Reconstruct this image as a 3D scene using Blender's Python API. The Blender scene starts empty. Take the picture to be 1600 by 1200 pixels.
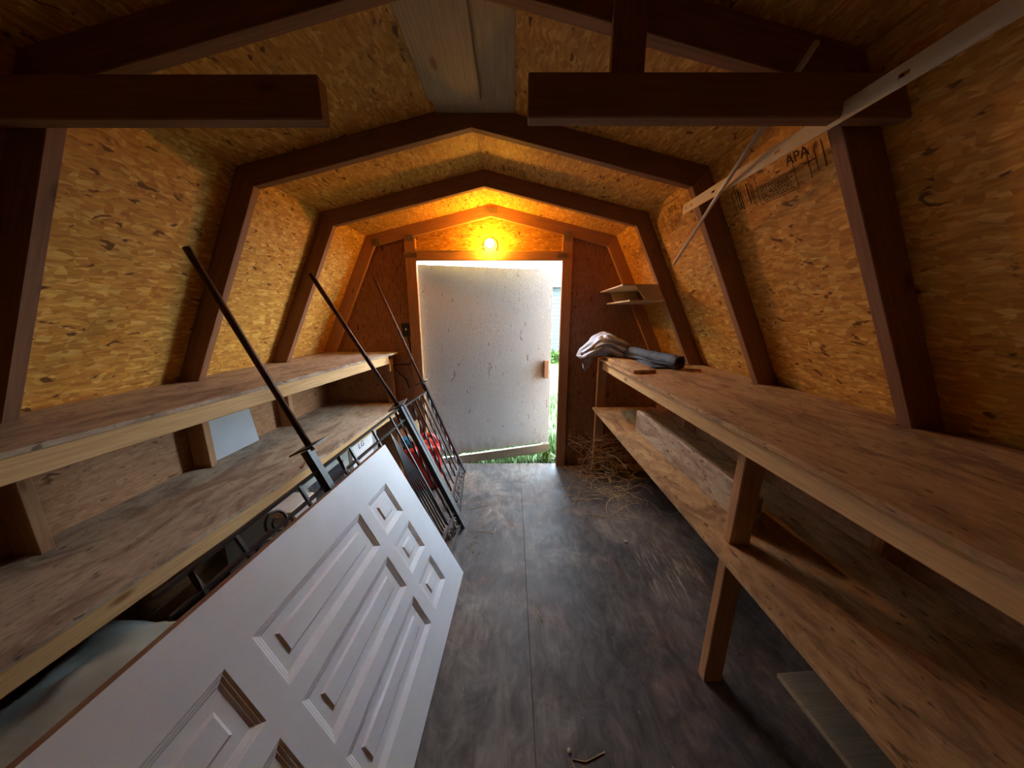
import bpy, bmesh, math, random
from mathutils import Vector, Matrix, noise
random.seed(7)
SC = bpy.context.scene
COL = SC.collection
V = Vector

# ---------------------------------------------------------------- camera, sky, exposure
FPX = 495.0
cam_d = bpy.data.cameras.new('camera')
cam_d.sensor_fit = 'HORIZONTAL'; cam_d.sensor_width = 36.0
cam_d.lens = 36.0 * FPX / 1600.0
cam_d.clip_start = 0.02; cam_d.clip_end = 200
cam = bpy.data.objects.new('camera', cam_d); COL.objects.link(cam)
cam.location = (0, 0, 1.385)
cam.rotation_euler = (math.radians(90 - 12.4), 0, 0)
SC.camera = cam

SKY_STRENGTH = 42.0
world = bpy.data.worlds.new('overcast_sky'); SC.world = world
world.use_nodes = True
bgn = world.node_tree.nodes['Background']
bgn.inputs['Color'].default_value = (0.68, 0.85, 1.0, 1)
bgn.inputs['Strength'].default_value = SKY_STRENGTH

BULB_COLOR = (1.0, 0.43, 0.035, 1)
BULB_STRENGTH = 500.0

SC.view_settings.view_transform = 'Standard'
SC.view_settings.look = 'None'
SC.view_settings.gamma = 1.0
SC.view_settings.use_curve_mapping = False
SC.view_settings.exposure = 0.0
SC.cycles.max_bounces = 6
SC.cycles.diffuse_bounces = 5
SC.cycles.caustics_reflective = False
SC.cycles.caustics_refractive = False
SC.cycles.sample_clamp_indirect = 6.0

# ---------------------------------------------------------------- material helpers
class NT:
    def __init__(self, name):
        self.m = bpy.data.materials.new(name); self.m.use_nodes = True
        self.t = self.m.node_tree; self.t.nodes.clear()
        self.out = self.t.nodes.new('ShaderNodeOutputMaterial')
        self.b = self.t.nodes.new('ShaderNodeBsdfPrincipled')
        self.t.links.new(self.b.outputs[0], self.out.inputs[0])
    def n(self, typ, **kw):
        nd = self.t.nodes.new('ShaderNode' + typ)
        for k, v in kw.items(): setattr(nd, k, v)
        return nd
    def l(self, a, b): self.t.links.new(a, b)
    def val(self, sock, v):
        if hasattr(v, 'links') or isinstance(v, bpy.types.NodeSocket): self.l(v, sock)
        else: sock.default_value = v
    def coord(self, rot=(0, 0, 0), scale=(1, 1, 1), loc=(0, 0, 0), src=None, rand=True):
        if src is None:
            tc = self.n('TexCoord'); src = tc.outputs['Object']
            if rand:
                oi = self.n('ObjectInfo'); vm = self.n('VectorMath', operation='MULTIPLY_ADD')
                cx = self.n('CombineXYZ')
                for i, k in enumerate((37.0, 61.0, 23.0)):
                    mm = self.n('Math', operation='MULTIPLY'); self.l(oi.outputs['Random'], mm.inputs[0]); mm.inputs[1].default_value = k
                    self.l(mm.outputs[0], cx.inputs[i])
                self.l(src, vm.inputs[0]); vm.inputs[1].default_value = (1, 1, 1); self.l(cx.outputs[0], vm.inputs[2])
                src = vm.outputs[0]
        mp = self.n('Mapping'); self.l(src, mp.inputs['Vector'])
        mp.inputs['Rotation'].default_value = rot; mp.inputs['Scale'].default_value = scale; mp.inputs['Location'].default_value = loc
        return mp.outputs[0]
    def noise(self, vec, scale=5, detail=4, rough=0.55, dist=0.0):
        nd = self.n('TexNoise'); self.l(vec, nd.inputs['Vector'])
        nd.inputs['Scale'].default_value = scale; nd.inputs['Detail'].default_value = detail
        nd.inputs['Roughness'].default_value = rough; nd.inputs['Distortion'].default_value = dist
        return nd.outputs[0]
    def voro(self, vec, scale=1, out='Color', rnd=1.0):
        nd = self.n('TexVoronoi'); self.l(vec, nd.inputs['Vector']); nd.inputs['Scale'].default_value = scale
        nd.inputs['Randomness'].default_value = rnd
        return nd.outputs[out]
    def ramp(self, fac, stops, interp='LINEAR'):
        r = self.n('ValToRGB'); r.color_ramp.interpolation = interp
        els = r.color_ramp.elements
        while len(els) < len(stops): els.new(0.5)
        for e, (p, c) in zip(els, stops):
            e.position = p; e.color = (c[0], c[1], c[2], 1) if not isinstance(c, (int, float)) else (c, c, c, 1)
        self.l(fac, r.inputs[0]); return r.outputs[0]
    def mix(self, fac, a, b, mode='MIX'):
        m = self.n('Mix', data_type='RGBA', blend_type=mode)
        self.val(m.inputs[0], fac)
        for s, v in ((m.inputs[6], a), (m.inputs[7], b)):
            if isinstance(v, bpy.types.NodeSocket): self.l(v, s)
            else: s.default_value = (v[0], v[1], v[2], 1)
        return m.outputs[2]
    def math(self, op, a, b=0.0):
        m = self.n('Math', operation=op); self.val(m.inputs[0], a); self.val(m.inputs[1], b); return m.outputs[0]
    def sep(self, c, i=0):
        s = self.n('SeparateColor'); self.l(c, s.inputs[0]); return s.outputs[i]
    def bump(self, h, strength=0.3, dist=0.01):
        b = self.n('Bump'); self.l(h, b.inputs['Height']); b.inputs['Strength'].default_value = strength; b.inputs['Distance'].default_value = dist
        self.l(b.outputs[0], self.b.inputs['Normal'])
    def fin(self, color=None, rough=0.7, spec=0.3, metal=0.0):
        if color is not None:
            if isinstance(color, bpy.types.NodeSocket): self.l(color, self.b.inputs['Base Color'])
            else: self.b.inputs['Base Color'].default_value = (color[0], color[1], color[2], 1)
        self.val(self.b.inputs['Roughness'], rough)
        self.b.inputs['Specular IOR Level'].default_value = spec
        self.b.inputs['Metallic'].default_value = metal
        return self.m

def strands(g):
    """value 0..1 that jumps from wood strand to wood strand, as on a strand board"""
    base = g.coord()
    wob = g.n('TexNoise'); g.l(base, wob.inputs['Vector']); wob.inputs['Scale'].default_value = 9.0; wob.inputs['Detail'].default_value = 2
    vm = g.n('VectorMath', operation='MULTIPLY_ADD'); g.l(wob.outputs['Color'], vm.inputs[0]); vm.inputs[1].default_value = (0.035, 0.035, 0.0); g.l(base, vm.inputs[2])
    src = vm.outputs[0]
    layers = []
    for i, a in enumerate((0.25, 0.95, 1.75, 2.6)):
        c = g.voro(g.coord(rot=(0, 0, a), scale=(20, 78, 0.01), loc=(i * 3.1, i * 7.7, 0), src=src))
        layers.append(g.sep(c, 0))
    sel = g.voro(g.coord(scale=(30, 30, 0.01), src=src))
    s = g.sep(sel, 1)
    v = layers[0]
    for i in (1, 2, 3):
        m = g.n('Mix', data_type='FLOAT'); g.l(g.math('GREATER_THAN', s, 0.25 * i), m.inputs[0]); g.l(v, m.inputs[2]); g.l(layers[i], m.inputs[3]); v = m.outputs[0]
    return v, src

def mat_osb(name, stops, fleck=(0.10, 0.035, 0.008), rough=0.62, bump=0.35):
    g = NT(name); v, src = strands(g)
    col = g.ramp(v, stops)
    fine = g.noise(g.coord(rot=(0, 0, 0.6), scale=(14, 120, 1), src=src), 1.0, 3, 0.6)
    col = g.mix(0.55, col, g.ramp(fine, [(0.3, 0.55), (0.7, 1.25)]), 'MULTIPLY')
    big = g.noise(g.coord(scale=(1.1, 1.1, 1), src=src), 1.0, 3, 0.6)
    col = g.mix(0.5, col, g.ramp(big, [(0.3, 0.72), (0.7, 1.15)]), 'MULTIPLY')
    f1 = g.noise(g.coord(rot=(0, 0, 0.9), scale=(16, 34, 1), loc=(3, 9, 0), src=src), 1.0, 2, 0.5, 0.6)
    f1 = g.ramp(f1, [(0.655, 0.0), (0.70, 0.9)])
    col = g.mix(g.sep(f1), col, fleck)
    g.bump(g.math('ADD', v, g.math('MULTIPLY', fine, 0.5)), bump, 0.004)
    return g.fin(col, rough, 0.25)

def mat_lumber(name, c_lo, c_hi, knot=(0.10, 0.045, 0.015), rough=0.7, grain=1.0):
    g = NT(name)
    n1 = g.noise(g.coord(scale=(1.6, 26, 26)), 1.0, 4, 0.6, 0.8)
    n2 = g.noise(g.coord(scale=(7, 150, 150)), 1.0, 2, 0.5)
    col = g.mix(n1, c_lo, c_hi)
    col = g.mix(0.45 * grain, col, g.ramp(n2, [(0.3, 0.6), (0.7, 1.2)]), 'MULTIPLY')
    k = g.voro(g.coord(scale=(3.3, 9.0, 9.0)), 1.0, 'Distance')
    k = g.ramp(k, [(0.05, 1.0), (0.13, 0.0)])
    col = g.mix(g.math('MULTIPLY', g.sep(k), 0.8), col, knot)
    oi = g.n('ObjectInfo'); tint = g.ramp(oi.outputs['Random'], [(0.0, 0.82), (1.0, 1.12)])
    col = g.mix(1.0, col, tint, 'MULTIPLY')
    g.bump(n2, 0.12, 0.002)
    return g.fin(col, rough, 0.25)

def mat_plain(name, c, rough=0.5, spec=0.4, metal=0.0, var=0.15, scale=14, bump=0.0):
    g = NT(name)
    n = g.noise(g.coord(scale=(1, 1, 1)), scale, 4, 0.6)
    col = g.mix(1.0, c, g.ramp(n, [(0.3, 1 - var), (0.7, 1 + var * 0.5)]), 'MULTIPLY')
    if bump: g.bump(n, bump, 0.004)
    return g.fin(col, rough, spec, metal)

M = {}
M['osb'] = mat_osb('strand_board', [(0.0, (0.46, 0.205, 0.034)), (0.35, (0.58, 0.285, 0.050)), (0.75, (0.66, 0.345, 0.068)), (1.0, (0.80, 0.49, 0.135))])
M['osb_wall'] = mat_osb('shaded_strand_board', [(0.0, (0.31, 0.145, 0.065)), (0.5, (0.36, 0.175, 0.08)), (1.0, (0.42, 0.215, 0.10))], bump=0.15)  # same board, redder and darker: dim grazing light put into the colour
M['rafter'] = mat_lumber('shaded_rafter_lumber', (0.21, 0.10, 0.056), (0.30, 0.15, 0.082))  # frame lumber toned down, its unlit look put into the colour
M['stud'] = mat_lumber('stud_lumber', (0.38, 0.19, 0.09), (0.52, 0.28, 0.135))
M['pale'] = mat_lumber('pale_new_lumber', (0.60, 0.36, 0.155), (0.74, 0.50, 0.25), knot=(0.20, 0.08, 0.02))
M['grey_board'] = mat_lumber('grey_weathered_board', (0.30, 0.25, 0.175), (0.39, 0.325, 0.235), knot=(0.14, 0.09, 0.06))

def mat_shelf_ply(name, c1, c2, stain):
    g = NT(name)
    n1 = g.noise(g.coord(scale=(3.2, 7, 7)), 1.0, 6, 0.72, 1.4)
    n2 = g.noise(g.coord(scale=(14, 42, 42)), 1.0, 4, 0.65, 0.9)
    col = g.mix(g.sep(g.ramp(n2, [(0.32, 0.0), (0.68, 1.0)])), c1, c2)
    col = g.mix(g.sep(g.ramp(n1, [(0.47, 0.0), (0.62, 0.8)])), col, stain)
    sp = g.noise(g.coord(scale=(26, 60, 60)), 1.0, 2, 0.5)
    col = g.mix(g.sep(g.ramp(sp, [(0.655, 0.0), (0.70, 0.75)])), col, (0.08, 0.045, 0.025))
    g.bump(n2, 0.15, 0.003)
    return g.fin(col, 0.6, 0.3)
M['bench_ply'] = mat_shelf_ply('stained_bench_plywood', (0.42, 0.25, 0.115), (0.60, 0.39, 0.19), (0.21, 0.11, 0.05))
M['left_ply'] = mat_shelf_ply('dusty_shelf_plywood', (0.36, 0.27, 0.19), (0.52, 0.41, 0.30), (0.20, 0.125, 0.085))

def mat_floor():
    g = NT('worn_floor_plywood')
    c = g.coord(rand=False)
    big = g.noise(c, 1.7, 5, 0.6, 0.8)
    big2 = g.noise(g.coord(rand=False, loc=(5, 3, 0)), 3.1, 5, 0.62, 1.0)
    grain = g.noise(g.coord(rand=False, scale=(60, 6, 60)), 1.0, 3, 0.6)
    col = g.ramp(big, [(0.34, (0.046, 0.043, 0.044)), (0.5, (0.090, 0.080, 0.074)), (0.66, (0.165, 0.138, 0.118))])
    col = g.mix(g.sep(g.ramp(big2, [(0.52, 0.0), (0.66, 0.65)])), col, (0.165, 0.112, 0.09))
    col = g.mix(0.5, col, g.ramp(grain, [(0.3, 0.65), (0.7, 1.2)]), 'MULTIPLY')
    med = g.noise(g.coord(rand=False, scale=(11, 6, 9), loc=(1, 8, 2)), 1.0, 6, 0.7, 1.2)
    col = g.mix(0.85, col, g.ramp(med, [(0.34, 0.45), (0.5, 0.95), (0.66, 1.6)]), 'MULTIPLY')
    sp = g.noise(g.coord(rand=False, scale=(45, 45, 45)), 1.0, 2, 0.5)
    col = g.mix(g.sep(g.ramp(sp, [(0.72, 0.0), (0.76, 0.5)])), col, (0.26, 0.22, 0.17))
    sp2 = g.noise(g.coord(rand=False, scale=(22, 22, 22), loc=(9, 1, 4)), 1.0, 2, 0.5)
    col = g.mix(g.sep(g.ramp(sp2, [(0.76, 0.0), (0.79, 0.8)])), col, (0.02, 0.017, 0.015))
    rg = g.ramp(big2, [(0.3, 0.44), (0.7, 0.68)])
    g.bump(grain, 0.15, 0.003)
    sc = g.noise(g.coord(rand=False, scale=(70, 7, 1), rot=(0, 0, 0.12)), 1.0, 3, 0.6, 0.6)
    tc = g.n('TexCoord'); vd = g.n('VectorMath', operation='DISTANCE'); g.l(tc.outputs['Object'], vd.inputs[0]); vd.inputs[1].default_value = (0.89, 1.50, 0.0)
    near = g.ramp(vd.outputs['Value'], [(0.10, 1.0), (0.26, 0.0)])
    scf = g.math('MULTIPLY', g.sep(near), g.sep(g.ramp(sc, [(0.54, 0.0), (0.62, 0.8)])))
    col = g.mix(scf, col, (0.36, 0.29, 0.23))
    return g.fin(col, g.sep(rg), 0.30)
M['floor'] = mat_floor()

def mat_painted_osb():
    g = NT('white_painted_strand_board'); v, src = strands(g)
    wr = g.noise(g.coord(rot=(0, 0, 0.35), scale=(95, 24, 1), src=src), 1.0, 3, 0.6, 1.8)
    n = g.noise(g.coord(scale=(2, 2, 2), src=src), 1.0, 4, 0.6)
    col = g.mix(n, (0.35, 0.33, 0.31), (0.43, 0.41, 0.395))
    dk = g.noise(g.coord(rot=(0, 0, 0.4), scale=(26, 11, 1), loc=(2, 5, 0), src=src), 1.0, 2, 0.5, 0.8)
    col = g.mix(g.sep(g.ramp(dk, [(0.68, 0.0), (0.73, 0.8)])), col, (0.16, 0.11, 0.07))
    # rising damp: green-brown stain along the bottom edge of the slab (its own local y)
    tc = g.n('TexCoord'); sx = g.n('SeparateXYZ'); g.l(tc.outputs['Object'], sx.inputs[0])
    damp = g.math('ADD', g.math('MULTIPLY', sx.outputs[1], -1.0), g.math('MULTIPLY', g.noise(g.coord(scale=(22, 6, 1), src=src), 1.0, 4, 0.7), 0.30))
    col = g.mix(g.sep(g.ramp(damp, [(0.12, 0.75), (0.30, 0.0)])), col, (0.20, 0.165, 0.08))
    h = g.math('ADD', g.math('MULTIPLY', v, 0.5), g.ramp(wr, [(0.45, 0.0), (0.6, 1.0)]))
    g.bump(h, 1.0, 0.008)
    return g.fin(col, 0.55, 0.35)
M['painted_osb'] = mat_painted_osb()
M['white_door'] = mat_plain('white_door_paint', (0.74, 0.80, 0.865), 0.42, 0.4, var=0.05, scale=5)
M['raw_edge'] = mat_lumber('raw_door_edge', (0.26, 0.16, 0.10), (0.40, 0.26, 0.16))
def mat_iron():
    g = NT('black_wrought_iron')
    n = g.noise(g.coord(), 30, 4, 0.6)
    col = g.mix(g.sep(g.ramp(n, [(0.5, 0.0), (0.7, 0.6)])), (0.022, 0.021, 0.022), (0.075, 0.05, 0.04))
    return g.fin(col, 0.38, 0.5)
M['iron'] = mat_iron()
def mat_rust():
    g = NT('rusty_pipe')
    n = g.noise(g.coord(), 24, 5, 0.65)
    col = g.ramp(n, [(0.3, (0.05, 0.028, 0.02)), (0.55, (0.12, 0.055, 0.032)), (0.75, (0.20, 0.10, 0.055))])
    return g.fin(col, 0.55, 0.4, 0.3)
M['rust'] = mat_rust()
M['red'] = mat_plain('red_plastic', (0.62, 0.035, 0.022), 0.32, 0.5, var=0.1)
M['blue'] = mat_plain('blue_plastic', (0.03, 0.26, 0.58), 0.35, 0.5)
M['black'] = mat_plain('black_plastic', (0.018, 0.018, 0.02), 0.45, 0.4)
M['white'] = mat_plain('white_plastic', (0.74, 0.75, 0.75), 0.45, 0.4, var=0.06)
M['card'] = mat_plain('brown_cardboard', (0.62, 0.42, 0.22), 0.8, 0.2, var=0.1)
M['tub'] = mat_plain('grey_green_plastic_sheet', (0.36, 0.38, 0.34), 0.45, 0.4, var=0.2, scale=6)
M['mesh_grille'] = mat_plain('dark_grille_metal', (0.10, 0.115, 0.14), 0.35, 0.5, 0.5)
M['metal'] = mat_plain('dull_grey_metal', (0.34, 0.31, 0.27), 0.38, 0.5, 0.6, var=0.2)
M['rod'] = mat_plain('bright_steel', (0.55, 0.53, 0.50), 0.35, 0.5, 0.2, var=0.1)
M['galv'] = mat_plain('galvanised_plate', (0.26, 0.21, 0.15), 0.5, 0.5, 0.4, var=0.3)
M['white_metal'] = mat_plain('cream_enamelled_metal', (0.74, 0.70, 0.60), 0.4, 0.5, var=0.05)
M['tarp'] = mat_plain('blue_grey_vinyl', (0.085, 0.11, 0.15), 0.62, 0.3, var=0.25, scale=10)
M['straw'] = mat_plain('dry_straw', (0.55, 0.40, 0.22), 0.75, 0.2, var=0.4, scale=30)
M['ink'] = mat_plain('black_ink', (0.05, 0.025, 0.012), 0.8, 0.1)
M['wire'] = mat_plain('old_wire_sheath', (0.55, 0.42, 0.20), 0.6, 0.3)
M['porcelain'] = mat_plain('lamp_porcelain', (0.75, 0.70, 0.58), 0.3, 0.5, var=0.03)
M['thin_ply'] = mat_lumber('thin_plywood', (0.55, 0.42, 0.27), (0.66, 0.53, 0.36), knot=(0.4, 0.28, 0.15), grain=0.5)
M['brown_dark'] = mat_lumber('brown_board', (0.22, 0.11, 0.06), (0.30, 0.155, 0.085))
M['rail_wood'] = mat_lumber('weathered_rail_wood', (0.13, 0.095, 0.065), (0.20, 0.15, 0.105))
M['foam'] = mat_plain('white_foam', (0.43, 0.43, 0.44), 0.7, 0.2, var=0.05)
M['soil'] = mat_plain('soil', (0.07, 0.055, 0.035), 0.95, 0.1, var=0.4, scale=8)
M['leaf_litter'] = mat_plain('dry_leaf', (0.24, 0.16, 0.09), 0.85, 0.15, var=0.4, scale=20)
def mat_grass():
    g = NT('lawn_grass')
    oi = g.noise(g.coord(rand=False), 3, 3, 0.6)
    col = g.mix(oi, (0.018, 0.042, 0.004), (0.040, 0.075, 0.007))
    return g.fin(col, 0.6, 0.25)
M['grass'] = mat_grass()
M['leaf'] = mat_plain('fresh_green_leaf', (0.045, 0.085, 0.006), 0.5, 0.3)
M['siding'] = mat_plain('pale_siding', (0.050, 0.055, 0.054), 0.6, 0.3, var=0.08)
M['shingle'] = mat_plain('grey_shingle', (0.07, 0.065, 0.065), 0.85, 0.2, var=0.2)
def mat_bag():
    g = NT('clear_plastic_film')
    n = g.noise(g.coord(scale=(3, 14, 14)), 1.0, 4, 0.6, 1.0)
    col = g.ramp(n, [(0.35, (0.26, 0.31, 0.47)), (0.52, (0.46, 0.52, 0.68)), (0.66, (0.78, 0.82, 0.92))])  # blue-grey film, its white highlights put into the colour
    g.bump(n, 0.5, 0.01)
    return g.fin(col, 0.35, 0.35)
M['bag'] = mat_bag()
def mat_emit():
    g = NT('lit_bulb_glass')
    g.b.inputs['Emission Color'].default_value = BULB_COLOR
    g.b.inputs['Emission Strength'].default_value = BULB_STRENGTH
    return g.fin((0.9, 0.8, 0.6), 0.3)
M['bulb'] = mat_emit()

# ---------------------------------------------------------------- object helpers
def tag(o, label=None, cat=None, group=None, kind=None):
    for k, v in (('label', label), ('category', cat), ('group', group), ('kind', kind)):
        if v: o[k] = v
    return o

def empty(name, loc=(0, 0, 0), label=None, cat=None, group=None, kind=None):
    o = bpy.data.objects.new(name, None); COL.objects.link(o); o.location = loc
    o.empty_display_size = 0.05
    return tag(o, label, cat, group, kind)

def world_of(o):
    m = o.matrix_basis.copy()
    p = o.parent
    if p is not None:
        m = world_of(p) @ o.matrix_parent_inverse @ m
    return m

def link(name, me, mat, parent=None, mtx=None, smooth=False):
    o = bpy.data.objects.new(name, me); COL.objects.link(o)
    if mat is not None and not me.materials: me.materials.append(M[mat] if isinstance(mat, str) else mat)
    if mtx is not None: o.matrix_basis = mtx
    if parent is not None:
        o.parent = parent; o.matrix_parent_inverse = world_of(parent).inverted()
    if smooth:
        for p in me.polygons: p.use_smooth = True
    return o

def from_bm(name, bm, mat, parent=None, mtx=None, smooth=False):
    bmesh.ops.recalc_face_normals(bm, faces=bm.faces)
    me = bpy.data.meshes.new(name); bm.to_mesh(me); bm.free()
    return link(name, me, mat, parent, mtx, smooth)

def bm_box(bm, sx, sy, sz, mtx=None):
    r = bmesh.ops.create_cube(bm, size=1.0)
    bmesh.ops.scale(bm, vec=(sx, sy, sz), verts=r['verts'])
    if mtx is not None: bmesh.ops.transform(bm, matrix=mtx, verts=r['verts'])
    return r['verts']

def box(name, size, mat, loc=(0, 0, 0), rot=(0, 0, 0), parent=None, bev=0.003, mtx=None):
    bm = bmesh.new(); bm_box(bm, *size)
    b = min(bev, 0.3 * min(size))
    if b > 0: bmesh.ops.bevel(bm, geom=bm.edges[:], offset=b, segments=1, affect='EDGES')
    if mtx is None:
        from mathutils import Euler
        mtx = Matrix.Translation(loc) @ Euler(rot).to_matrix().to_4x4()
    return from_bm(name, bm, mat, parent, mtx)

def frame(a, b, up):
    """matrix with X along a->b, Z near `up`, origin midway"""
    a, b, up = V(a), V(b), V(up)
    x = (b - a).normalized(); y = up.cross(x).normalized(); z = x.cross(y)
    m = Matrix((x, y, z)).transposed().to_4x4(); m.translation = (a + b) / 2
    return m

def beam(name, a, b, w, h, mat, up=(0, 0, 1), parent=None, bev=0.003):
    L = (V(b) - V(a)).length
    return box(name, (L, w, h), mat, parent=parent, bev=bev, mtx=frame(a, b, up))

def prism(name, pts, thick, mat, xdir, parent=None, bev=0.0015):
    """coplanar outline extruded by vector thick; local X follows xdir so wood grain does too"""
    pts = [V(p) for p in pts]; thick = V(thick)
    x = V(xdir).normalized(); z = thick.normalized(); x = (x - z * x.dot(z)).normalized(); y = z.cross(x)
    m = Matrix((x, y, z)).transposed().to_4x4(); m.translation = pts[0]
    inv = m.inverted()
    bm = bmesh.new()
    lo = [bm.verts.new(inv @ p) for p in pts]; hi = [bm.verts.new(inv @ (p + thick)) for p in pts]
    n = len(pts)
    bm.faces.new(lo); bm.faces.new(hi)
    for i in range(n): bm.faces.new((lo[i], lo[(i + 1) % n], hi[(i + 1) % n], hi[i]))
    bmesh.ops.recalc_face_normals(bm, faces=bm.faces)
    if bev: bmesh.ops.bevel(bm, geom=bm.edges[:], offset=bev, segments=1, affect='EDGES')
    return from_bm(name, bm, mat, parent, m)

def bm_tube(bm, pts, r, n=8, cap=True, r1=None, square=False, twist=0.0):
    pts = [V(p) for p in pts]; k = len(pts); rings = []
    prev = None
    for i, p in enumerate(pts):
        t = (pts[min(i + 1, k - 1)] - pts[max(i - 1, 0)]).normalized()
        if prev is None:
            ref = V((0, 0, 1)) if abs(t.z) < 0.9 else V((0, 1, 0))
            s = t.cross(ref).normalized()
        else:
            s = (prev - t * prev.dot(t)).normalized()
        prev = s; q = t.cross(s)
        rr = r if r1 is None else r + (r1 - r) * i / (k - 1)
        ring = []
        for j in range(n):
            a = 2 * math.pi * j / n + twist * i + (math.pi / 4 if n == 4 else 0)
            ring.append(bm.verts.new(p + (s * math.cos(a) + q * math.sin(a)) * rr))
        rings.append(ring)
    for i in range(k - 1):
        for j in range(n):
            bm.faces.new((rings[i][j], rings[i][(j + 1) % n], rings[i + 1][(j + 1) % n], rings[i + 1][j]))
    if cap:
        bm.faces.new(rings[0][::-1]); bm.faces.new(rings[-1])

def tube(name, pts, r, mat, parent=None, n=8, r1=None, smooth=True, twist=0.0):
    bm = bmesh.new(); bm_tube(bm, pts, r, n, r1=r1, twist=twist)
    o = from_bm(name, bm, mat, parent)
    if smooth and n > 4:
        for p in o.data.polygons: p.use_smooth = len(p.vertices) == 4
    return o

def lathe(name, prof, mat, parent=None, mtx=None, n=20):
    bm = bmesh.new(); rings = []
    for r, z in prof:
        rings.append([bm.verts.new((r * math.cos(2 * math.pi * j / n), r * math.sin(2 * math.pi * j / n), z)) for j in range(n)] if r > 1e-6 else [bm.verts.new((0, 0, z))])
    for a, b in zip(rings, rings[1:]):
        for j in range(n):
            k = (j + 1) % n
            if len(a) == 1 and len(b) == 1: continue
            if len(a) == 1: bm.faces.new((a[0], b[j], b[k]))
            elif len(b) == 1: bm.faces.new((a[j], b[0], a[k]))
            else: bm.faces.new((a[j], b[j], b[k], a[k]))
    return from_bm(name, bm, mat, parent, mtx, True)

def text_mesh(name, s, size, mat, parent, mtx, extrude=0.0):
    cu = bpy.data.curves.new(name, 'FONT'); cu.body = s; cu.size = size; cu.extrude = extrude
    cu.align_x = 'CENTER'; cu.align_y = 'CENTER'
    t = bpy.data.objects.new(name, cu); COL.objects.link(t)
    me = bpy.data.meshes.new_from_object(t.evaluated_get(bpy.context.evaluated_depsgraph_get()))
    bpy.data.objects.remove(t)
    me.materials.clear()
    return link(name, me, mat, parent, mtx)

# ---------------------------------------------------------------- shell of the shed
RX = -0.168                       # ridge line
Y0, Y1 = -0.90, 2.77              # rear wall, wall with the doorway
IA, IK, IF = (0, 2.143), (0.942, 1.922), (1.38, 1.03)       # inner outline of a roof frame: apex, knee, foot (half width, height)
OA, OK, OF = (0, 2.234), (1.004, 1.999), (1.479, 1.03)      # outer outline = underside of the boarding
RY = [2.15, 1.53, 0.92, 0.31, -0.30]
WL, WR = RX - 1.479, RX + 1.479
def gp(s, q, y): return V((RX + s * q[0], y, q[1]))

floor = tag(empty('floor', (0, 0.9, 0)), kind='structure', label='worn dark brown plywood floor of the shed')
for xa, xb in ((WL, -1.146), (-1.144, 0.0745), (0.0757, 0.8255), (0.8275, WR)):
    for ya, yb in ((Y0, 0.329), (0.331, 2.785)):
        o = prism('floor_sheet', [(xa, ya, -0.018), (xb, ya, -0.018), (xb, yb, -0.018), (xa, yb, -0.018)], (0, 0, 0.018), 'floor', (1, 0, 0), floor, 0.001)
        # world-aligned texture
        m = o.matrix_basis.copy(); o.data.transform(m); o.matrix_basis = Matrix()
prism('floor_light_seal', [(WL - 0.02, Y0 - 0.02, -0.05), (WR + 0.02, Y0 - 0.02, -0.05), (WR + 0.02, 2.784, -0.05), (WL - 0.02, 2.784, -0.05)], (0, 0, 0.0315), 'brown_dark', (0, 1, 0), floor, 0)  # unseen slab added below the sheets to block light at floor seams
for k in range(7):
    beam('floor_joist', (WL, Y0 + 0.03 + k * 0.603, -0.0965), (WR, Y0 + 0.03 + k * 0.603, -0.0965), 0.038, 0.09, 'stud', parent=floor)

ceiling = tag(empty('ceiling', (RX, 0.9, 2.2)), kind='structure', label='gambrel roof of bare strand board on timber frames')
SHEETS = {}
ycuts = [(1.532, Y1 + 0.012), (0.312, 1.528), (Y0, 0.308)]
for s in (-1, 1):
    for i, (ya, yb) in enumerate(ycuts):
        for part, (p, q) in (('upper', (OA, OK)), ('lower', (OK, OF))):
            a, b = gp(s, p, ya), gp(s, q, ya)
            nrm = (b - a).normalized().cross(V((0, 1, 0))); nrm *= 1 if nrm.z > 0 else -1
            SHEETS[(s, i, part)] = prism('roof_sheet', [a, b, gp(s, q, yb), gp(s, p, yb)], nrm * 0.012, 'osb', (0, 1, 0), ceiling, 0.001)
for y in RY:
    for s in (-1, 1):
        ya = y - 0.019
        prism('rafter', [gp(s, IA, ya), gp(s, IK, ya), gp(s, OK, ya), gp(s, OA, ya)], (0, 0.038, 0), 'rafter', gp(s, IK, ya) - gp(s, IA, ya), ceiling, 0.002)
        lo = prism('rafter', [gp(s, IK, ya), gp(s, IF, ya), gp(s, OF, ya), gp(s, OK, ya)], (0, 0.038, 0), 'rafter', gp(s, IF, ya) - gp(s, IK, ya), ceiling, 0.002)
# unseen outer skin added to stop light at the seams, lapped over walls and ridge
for s in (-1, 1):
    for p, q, e0, e1 in ((OA, OK, 0.0, 0.05), (OK, OF, 0.0, 0.14)):
        a, b = gp(s, p, Y0 - 0.04), gp(s, q, Y0 - 0.04); d = (b - a).normalized()
        nrm = d.cross(V((0, 1, 0))); nrm *= 1 if nrm.z > 0 else -1
        a = a - d * e0 + nrm * 0.0135; b = b + d * e1 + nrm * 0.0135
        a.x -= s * 0.03 if p is OA else 0
        Lf = V((0, Y1 - Y0 + 0.22, 0))  # gable overhang lengthened to shade the open door
        prism('roof_light_seal', [a, b, b + Lf, a + Lf], nrm * 0.012, 'shingle', (0, 1, 0), ceiling, 0)
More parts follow.
